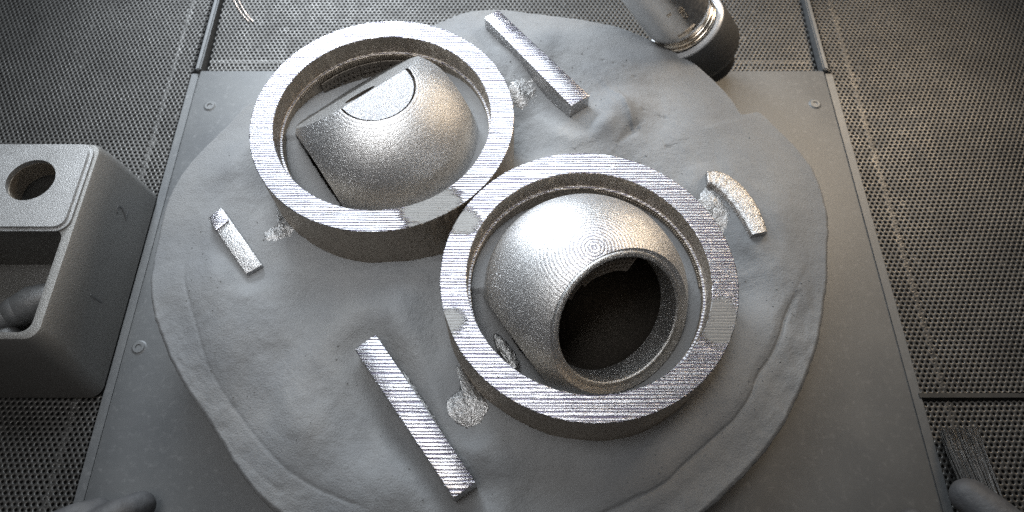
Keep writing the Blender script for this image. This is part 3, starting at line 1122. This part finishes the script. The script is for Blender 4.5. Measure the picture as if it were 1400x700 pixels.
def build_block():
    org = (-295.0, -17.0, 0.0)
    t = thing('tool_block', 'grey metal block with open pocket and round hole at the left edge', 'block', org)
    # body: drafted walls
    bm = bmesh.new()
    lo = rounded_rect(-352, -240.5, -88, 55, 7)
    mid = rounded_rect(-350, -243.5, -79, 54, 8)
    hi = rounded_rect(-349, -246.5, -74.5, 53, 8)
    hi2 = rounded_rect(-347.5, -248, -73, 51.5, 7)
    loops = []
    hi3 = rounded_rect(-347.0, -249.6, -71.4, 50.5, 6)
    for L, z in ((lo, 0.0), (mid, 40.0), (hi, 54.6), (hi2, 57.3), (hi3, 58.0)):
        loops.append([bm.verts.new((x, y, z)) for x, y in L])
    n = len(lo)
    for a, b in zip(loops, loops[1:]):
        for i in range(n):
            bm.faces.new((a[i], a[(i + 1) % n], b[(i + 1) % n], b[i]))
    bm.faces.new(loops[0][::-1])
    bm.faces.new(loops[-1])
    body = temp_from_bm(bm)
    cut = []
    b = bmesh.new()
    L = rounded_rect(-330, -252.5, -69.5, -8.0, 6)
    T = [b.verts.new((x, y, 70)) for x, y in L]
    B = [b.verts.new((x, y, 14)) for x, y in L]
    b.faces.new(T)
    b.faces.new(B[::-1])
    for i in range(len(L)):
        b.faces.new((T[i], B[i], B[(i + 1) % len(L)], T[(i + 1) % len(L)]))
    cut.append(temp_from_bm(b))
    b = bmesh.new()
    bmesh.ops.create_cone(b, cap_ends=True, segments=64, radius1=14.6, radius2=14.6, depth=60, matrix=Matrix.Translation((-279.5, 23.5, 50)))
    cut.append(temp_from_bm(b))
    boolean(body, cut)
    me = body.data
    me.transform(Matrix.Translation(-Vector(org) * MM))
    me.materials.clear()
    me.materials.append(M['block_skin'])
    for p in me.polygons:
        p.use_smooth = True
    me.set_sharp_from_angle(angle=math.radians(28))
    body.name = 'body'
    me.name = 'body'
    body.parent = t
    # lid over the rear half, with the hole
    bm = bmesh.new()
    L = rounded_rect(-346, -249.6, -9.5, 50.2, 8)
    T = [bm.verts.new((x, y, 61.2)) for x, y in L]
    B = [bm.verts.new((x, y, 58.15)) for x, y in L]
    bm.faces.new(T)
    bm.faces.new(B[::-1])
    for i in range(len(L)):
        bm.faces.new((T[i], B[i], B[(i + 1) % len(L)], T[(i + 1) % len(L)]))
    bmesh.ops.recalc_face_normals(bm, faces=bm.faces)
    bmesh.ops.bevel(bm, geom=[e for e in bm.edges if all(v.co.z > 60 for v in e.verts)], offset=1.9, segments=4, affect='EDGES')
    lid = temp_from_bm(bm)
    b = bmesh.new()
    bmesh.ops.create_cone(b, cap_ends=True, segments=64, radius1=14.0, radius2=14.0, depth=30, matrix=Matrix.Translation((-279.5, 23.5, 60)))
    boolean(lid, [temp_from_bm(b)])
    me = lid.data
    me.transform(Matrix.Translation(-Vector(org) * MM))
    me.materials.clear()
    me.materials.append(M['block_lid'])
    for p in me.polygons:
        p.use_smooth = True
    me.set_sharp_from_angle(angle=math.radians(28))
    lid.name = 'lid'
    me.name = 'lid'
    lid.parent = t
    V, F = lathe([(14.5, 58.0), (13.9, 57.8), (13.8, 46), (14.5, 46)], 64)
    mesh_obj('hole_thread', V + np.array([-279.5, 23.5, 0]), F, 'sintered_wall', body, org, True, 40)
    # engraved figures on the side wall
    for ch, y in (('1', -37.0), ('2', 22.0)):
        cu = bpy.data.curves.new('figure', 'FONT')
        cu.body = ch
        cu.size = 17 * MM
        cu.extrude = .35 * MM
        cu.bevel_depth = .12 * MM
        cu.offset = -.35 * MM
        cu.align_x = 'CENTER'
        to = bpy.data.objects.new('figure', cu)
        COL.objects.link(to)
        dg = bpy.context.evaluated_depsgraph_get()
        me = bpy.data.meshes.new_from_object(to.evaluated_get(dg))
        bpy.data.objects.remove(to)
        mt = Matrix.Translation(Vector((-242.35 + 295, y + 17, 22)) * MM) @ Matrix(((0, 0, 1, 0), (1, 0, 0, 0), (0, 1, 0, 0), (0, 0, 0, 1))) @ Matrix.Rotation(math.radians(-4.3), 4, 'X')
        me.transform(mt)
        me.materials.clear()
        me.materials.append(M['engraving'])
        o = bpy.data.objects.new('engraved_figure', me)
        COL.objects.link(o)
        o.parent = body
    return t


build_block()


def tube(name, pts, radii, mat, parent=None, origin=(0, 0, 0), n=20):
    """round tube along a polyline with rounded ends."""
    P = [Vector(p) for p in pts]
    rows = []
    rr = []
    d0 = (P[1] - P[0]).normalized()
    d1 = (P[-1] - P[-2]).normalized()
    for s in (1.0, .85, .5):
        rows.append(P[0] - d0 * radii[0] * s * .9)
        rr.append(radii[0] * math.sqrt(max(0.0004, 1 - s * s)))
    rows += P
    rr += list(radii)
    for s in (.5, .85, 1.0):
        rows.append(P[-1] + d1 * radii[-1] * s * .9)
        rr.append(radii[-1] * math.sqrt(max(0.0004, 1 - s * s)))
    V = []
    ref = Vector((0, 0, 1)) if abs(d0.z) < .9 else Vector((1, 0, 0))
    m = len(rows)
    for i in range(m):
        d = (rows[min(i + 1, m - 1)] - rows[max(i - 1, 0)]).normalized()
        u = d.cross(ref).normalized()
        w = d.cross(u)
        for k in range(n):
            a = 2 * math.pi * k / n
            V.append((rows[i] + (u * math.cos(a) + w * math.sin(a)) * rr[i])[:])
    F = []
    for i in range(m - 1):
        for k in range(n):
            j = (k + 1) % n
            F.append((i * n + k, i * n + j, (i + 1) * n + j, (i + 1) * n + k))
    F.append(list(range(n))[::-1])
    F.append([(m - 1) * n + k for k in range(n)])
    o = mesh_obj(name, V, F, mat, parent, origin, True, 60)
    bm = bmesh.new()
    bm.from_mesh(o.data)
    bmesh.ops.recalc_face_normals(bm, faces=bm.faces)
    bm.to_mesh(o.data)
    bm.free()
    return o


# things lying in the pocket: two dark pegs and a bright scoop
po = (-285.0, -50.0, 14.2)
t = thing('hand_peg', 'dark grey knobbed peg lying in the pocket of the block', 'peg', po)
tube('shaft', [(-312, -60, 26), (-298, -52, 27), (-287, -46, 28)], [7.5, 7.8, 7.8], 'peg_grey', t, po)
tube('knob', [(-284, -44, 28), (-277, -40, 28.5), (-270, -36.5, 29)], [9.2, 10.4, 8.6], 'peg_grey', t, po)
tube('collar', [(-286.6, -45.6, 28), (-284.6, -44.4, 28)], [9.0, 9.0], 'peg_grey', t, po)
po = (-292.0, -62.0, 14.2)
t = thing('short_pin', 'short dark rounded pin in front of the knobbed peg in the pocket', 'peg', po)
tube('shaft', [(-312, -76 + 12, 22), (-298, -60, 22.2), (-290, -58, 22.4)], [6.5, 7, 7.4], 'peg_grey', t, po)
sc_b = bmesh.new()
pts = [(-280, -66, 21), (-274, -67, 22), (-266, -64, 25), (-257, -56, 29), (-255, -50, 31), (-260, -50, 28), (-268, -56, 24), (-276, -62, 20)]
sc_b.faces.new([sc_b.verts.new(p) for p in pts])
bmesh.ops.triangulate(sc_b, faces=sc_b.faces)
bmesh.ops.solidify(sc_b, geom=list(sc_b.faces), thickness=1.2)
o = from_bm('metal_scoop', sc_b, 'weld_metal', None, (-266, -58, 20))
tag(o, 'thin bright metal scoop leaning in the corner of the block pocket', 'scoop')

# ------------------------------------------------------------------ the nozzle at the rear
d = Vector((.62, -.06, -.78)).normalized()
tip = Vector((150.0, 156.0, 9.0))
base_m = axis_matrix(-d, tip)           # local z runs from the tip up along the tube
t = thing('suction_nozzle', 'chrome pipe nozzle with black gritty collar standing behind the powder cake', 'nozzle', tip)


def nlathe(name, prof, mat, n=72, closed=True):
    V, F = lathe(prof, n, closed)
    V = np.array([(base_m @ Vector(v))[:] for v in V])
    o = mesh_obj(name, V, F, mat, t, tip, True, 35)
    bm = bmesh.new()
    bm.from_mesh(o.data)
    bmesh.ops.recalc_face_normals(bm, faces=bm.faces)
    bm.to_mesh(o.data)
    bm.free()
    return o


nlathe('tip', [(9, 0), (13, 0), (15.5, 3), (15.5, 18), (9, 18)], 'tip_black')
nlathe('collar', [(9, 16), (20, 16), (25.5, 19), (27.3, 23), (27.6, 44), (26.8, 46.6), (9, 46.6)], 'gritty_black')
nlathe('washer', [(9, 46.7), (26.5, 46.7), (26.7, 48.2), (25.9, 49.4), (23.6, 49.5), (23.2, 48.3), (9, 48.3)], 'washer_white')
for k, (rr_, z) in enumerate(((22.6, 50.6), (22.2, 53.8))):
    q = np.linspace(0, 2 * np.pi, 12, endpoint=False)
    nlathe('sealing_ring', [(rr_ - 1.6 + 1.6 * math.cos(a), z + 1.5 * math.sin(a)) for a in q], 'brass_ring')
nlathe('pipe', [(9, 48.5), (20.4, 48.5), (20.4, 56.5), (21.8, 58.5), (22.6, 62), (22.6, 64), (9, 64)], 'chrome')
pipe_o = nlathe('upper_pipe', [(9, 62.5), (21.6, 62.5), (22.9, 64.2), (23.2, 160), (9, 160)], 'chrome', 72)
# a welded bracket leaf beside the pipe
lf = [(base_m @ Vector(p)) for p in ((-19.6, -4, 58), (-21.6, -2, 50), (-23.2, 4, 48.5), (-23.2, 9, 52), (-21.6, 9, 60), (-20.6, 2, 66))]
bm = bmesh.new()
fc = bm.faces.new([bm.verts.new(p) for p in lf])
bmesh.ops.solidify(bm, geom=[fc], thickness=1.5)
from_bm('bracket_leaf', bm, 'brass_ring', t, tip)
# raised marks on the pipe: a bar and a run of letters wrapped on its camera side
FACE_A = math.radians(-118)


def on_pipe(u, z, r):
    """u: mm round the pipe from the marked line; z along it."""
    a = FACE_A0 + u / r
    return base_m @ Vector((r * math.cos(a), r * math.sin(a), z))


loc_v = base_m.inverted().to_3x3() @ Vector((-.30, -.62, .66))
FACE_A0 = math.atan2(loc_v.y, loc_v.x)
sg = 1.0
bm = bmesh.new()
for rr_ in (22.4, 23.8):
    for i in range(9):
        u = -6.5 + 13 * i / 8
        for z in (62.0, 64.0):
            bm.verts.new(on_pipe(u, z, rr_))
bm.verts.ensure_lookup_table()
for i in range(8):
    a = 2 * i
    bm.faces.new([bm.verts[q] for q in (18 + a, 18 + a + 1, 18 + a + 3, 18 + a + 2)])
    bm.faces.new([bm.verts[q] for q in (a, 18 + a, 18 + a + 2, a + 2)])
    bm.faces.new([bm.verts[q] for q in (a + 1, a + 3, 18 + a + 3, 18 + a + 1)])
from_bm('raised_bar', bm, 'brass_ring', pipe_o, tip)


def pipe_text(body, size, u0, z0, rot):
    cu = bpy.data.curves.new('letters', 'FONT')
    cu.body = body
    cu.size = size
    cu.extrude = .4
    cu.resolution_u = 3
    to = bpy.data.objects.new('letters', cu)
    COL.objects.link(to)
    dg = bpy.context.evaluated_depsgraph_get()
    me = bpy.data.meshes.new_from_object(to.evaluated_get(dg))
    bpy.data.objects.remove(to)
    cr, sr = math.cos(rot), math.sin(rot)
    V = []
    for v in me.vertices:
        u, w = v.co.x * cr - v.co.y * sr, v.co.x * sr + v.co.y * cr
        V.append(on_pipe(u0 + u, z0 + w, 22.6 + .5 + v.co.z)[:])
    F = [list(p.vertices) for p in me.polygons]
    bpy.data.meshes.remove(me)
    mesh_obj('raised_letters', V, F, 'brass_ring', pipe_o, tip)


pipe_text('8RS2', 5.0, 3.0, 82.0, math.radians(-90))
pipe_text('R', 4.5, -4.5, 84.0, math.radians(-90))

# ------------------------------------------------------------------ small loose things
o = tube('dark_knob', [(-392, 150, 2), (-386, 152.5, 9), (-384, 153, 13)], [9, 8.5, 8], 'knob_brown', None, (-386, 152, 0))
tag(o, 'dark brown knob at the left edge on the perforated floor', 'knob')
for i, dx in enumerate((0.0, 3.6)):  # two pale reflections built as thin solid tubes
    pts = smooth_poly([(-224.5 + dx, 240, -1.6), (-218.5 + dx, 229, -1.8), (-213 + dx * .95, 221, -2.1), (-207.5 + dx * .9, 214.5, -2.3)], 4)
    o = tube('bent_wire', pts, [.38] * len(pts), 'wire_copper', None, (-216 + dx, 226, -2.4), 8)
    tag(o, ('left' if i == 0 else 'right') + ' one of two thin pale bent wires on the rear perforated floor', 'wire', 'bent wires on the rear floor')

# ------------------------------------------------------------------ gloved hands and the brush


def hand(name, label, chains, origin, voxel=1.5):
    """chains: list of (points, radii); merged into one continuous skin."""
    bm = bmesh.new()
    for pts, rad in chains:
        for (p, r), (q, s) in zip(zip(pts, rad), zip(pts[1:], rad[1:])):
            p, q = Vector(p), Vector(q)
            L = (q - p).length
            m = max(2, int(L / (min(r, s) * .35)))
            for i in range(m + 1):
                f = i / m
                bmesh.ops.create_icosphere(bm, subdivisions=2, radius=r + (s - r) * f, matrix=Matrix.Translation(p.lerp(q, f)))
    o = temp_from_bm(bm)
    o.data.transform(Matrix.Translation(-Vector(origin) * MM))
    rm = o.modifiers.new('remesh', 'REMESH')
    rm.mode = 'VOXEL'
    rm.voxel_size = voxel * MM
    sm = o.modifiers.new('smooth', 'SMOOTH')
    sm.factor = .6
    sm.iterations = 8
    dg = bpy.context.evaluated_depsgraph_get()
    me = bpy.data.meshes.new_from_object(o.evaluated_get(dg))
    o.modifiers.clear()
    old = o.data
    o.data = me
    bpy.data.meshes.remove(old)
    me.materials.clear()
    me.materials.append(M['glove_rubber'])
    me.polygons.foreach_set('use_smooth', np.ones(len(me.polygons), bool))
    o.name = name
    me.name = name
    o.location = Vector(origin) * MM
    tag(o, label, 'hand', 'gloved hands')
    return o


palm = (-262, -205, 32)
hand('gloved_hand', 'black rubber gloved hand with fingertips resting at the lower left corner', [
    ([(-262, -196, 34), (-240, -171, 32), (-222, -158, 22), (-216, -154, 16)], [12, 10.5, 9.5, 8.5]),
    ([(-250, -204, 34), (-224, -176, 32), (-204, -156, 20), (-197, -149.5, 11)], [12, 10.5, 9.2, 8.2]),
    ([(-244, -214, 34), (-216, -196, 30), (-200, -182, 20), (-196, -178, 14)], [11.5, 10, 9, 8]),
    ([(-246, -226, 32), (-222, -214, 26), (-208, -204, 16), (-204, -200, 12)], [10.5, 9, 8, 7]),
    ([(-284, -196, 34), (-286, -176, 26), (-280, -166, 18)], [13, 11, 9.5]),
    ([(-284, -196, 36), (-262, -204, 38), (-250, -214, 36), (-246, -226, 34)], [15, 17, 16, 13]),
    ([(-284, -200, 36), (-300, -250, 50), (-315, -300, 70)], [17, 25, 27]),
    ([(-256, -220, 36), (-290, -255, 50)], [15, 24]),
], palm)

palm = (258, -205, 40)
hand('gloved_hand', 'black rubber gloved hand holding the brush at the lower right corner', [
    ([(262, -196, 40), (250, -172, 36), (240, -156, 30), (234.5, -147, 26)], [13, 12, 11, 9.8]),
    ([(236, -204, 38), (220, -180, 30), (211, -166, 20), (208.5, -159, 14)], [12, 10.5, 9.5, 8.6]),
    ([(282, -192, 40), (292, -168, 38), (286, -152, 30), (276, -141.5, 22)], [12.5, 11, 9.5, 8.2]),
    ([(286, -206, 38), (300, -184, 34), (298, -164, 24), (290, -156, 18)], [12, 10.5, 9.5, 8.5]),
    ([(288, -220, 38), (302, -206, 30), (302, -192, 20)], [11, 9.5, 8]),
    ([(236, -206, 40), (258, -202, 42), (284, -204, 42)], [14, 17, 15]),
    ([(258, -206, 42), (280, -250, 55), (300, -300, 75)], [19, 26, 27]),
    ([(284, -212, 40), (286, -255, 55)], [15, 24]),
], palm)

bo = (250, -150, 5)
t = thing('paint_brush', 'flat brush with dark glossy bristles held at the lower right corner', 'brush', bo)
V, F = [], []
lr = np.random.default_rng(12)
for i in range(420):
    u = lr.uniform(-1, 1)
    w = lr.uniform(-1, 1)
    p0 = np.array([249 + u * 8.0, -152 - 2 * abs(u), 17 + w * 3.0])
    p1 = np.array([251 + u * 10.0, -128, 9.5 + w * 2.6]) + lr.normal(0, .7, 3)
    p2 = np.array([253.5 + u * 10.2, -107.5 + lr.normal(0, .7), 3.2 + w * 2.4]) + lr.normal(0, .35, 3)
    b0 = len(V)
    prev = None
    for q, s in enumerate((0, .25, .5, .75, 1)):
        p = (1 - s) ** 2 * p0 + 2 * s * (1 - s) * p1 + s * s * p2
        rad = .34 * (1 - .45 * s)
        for k in range(3):
            a = 2 * math.pi * k / 3 + i
            V.append((p[0] + rad * math.cos(a), p[1], p[2] + rad * math.sin(a)))
    for q in range(4):
        for k in range(3):
            j = (k + 1) % 3
            F.append((b0 + 3 * q + k, b0 + 3 * q + j, b0 + 3 * q + 3 + j, b0 + 3 * q + 3 + k))
o = mesh_obj('bristles', V, F, 'bristle', t, bo, True)
o['kind'] = 'stuff'
bm = bmesh.new()
box_bm(bm, 240, 258, -176, -150, 11, 23)
bmesh.ops.recalc_face_normals(bm, faces=bm.faces)
bmesh.ops.bevel(bm, geom=list(bm.edges), offset=2, segments=3, affect='EDGES')
from_bm('ferrule', bm, 'chrome', t, bo, True, 40)
tube('handle', [(249, -176, 17), (250, -215, 22), (252, -270, 32)], [6, 7.5, 5], 'wood_handle', t, bo)
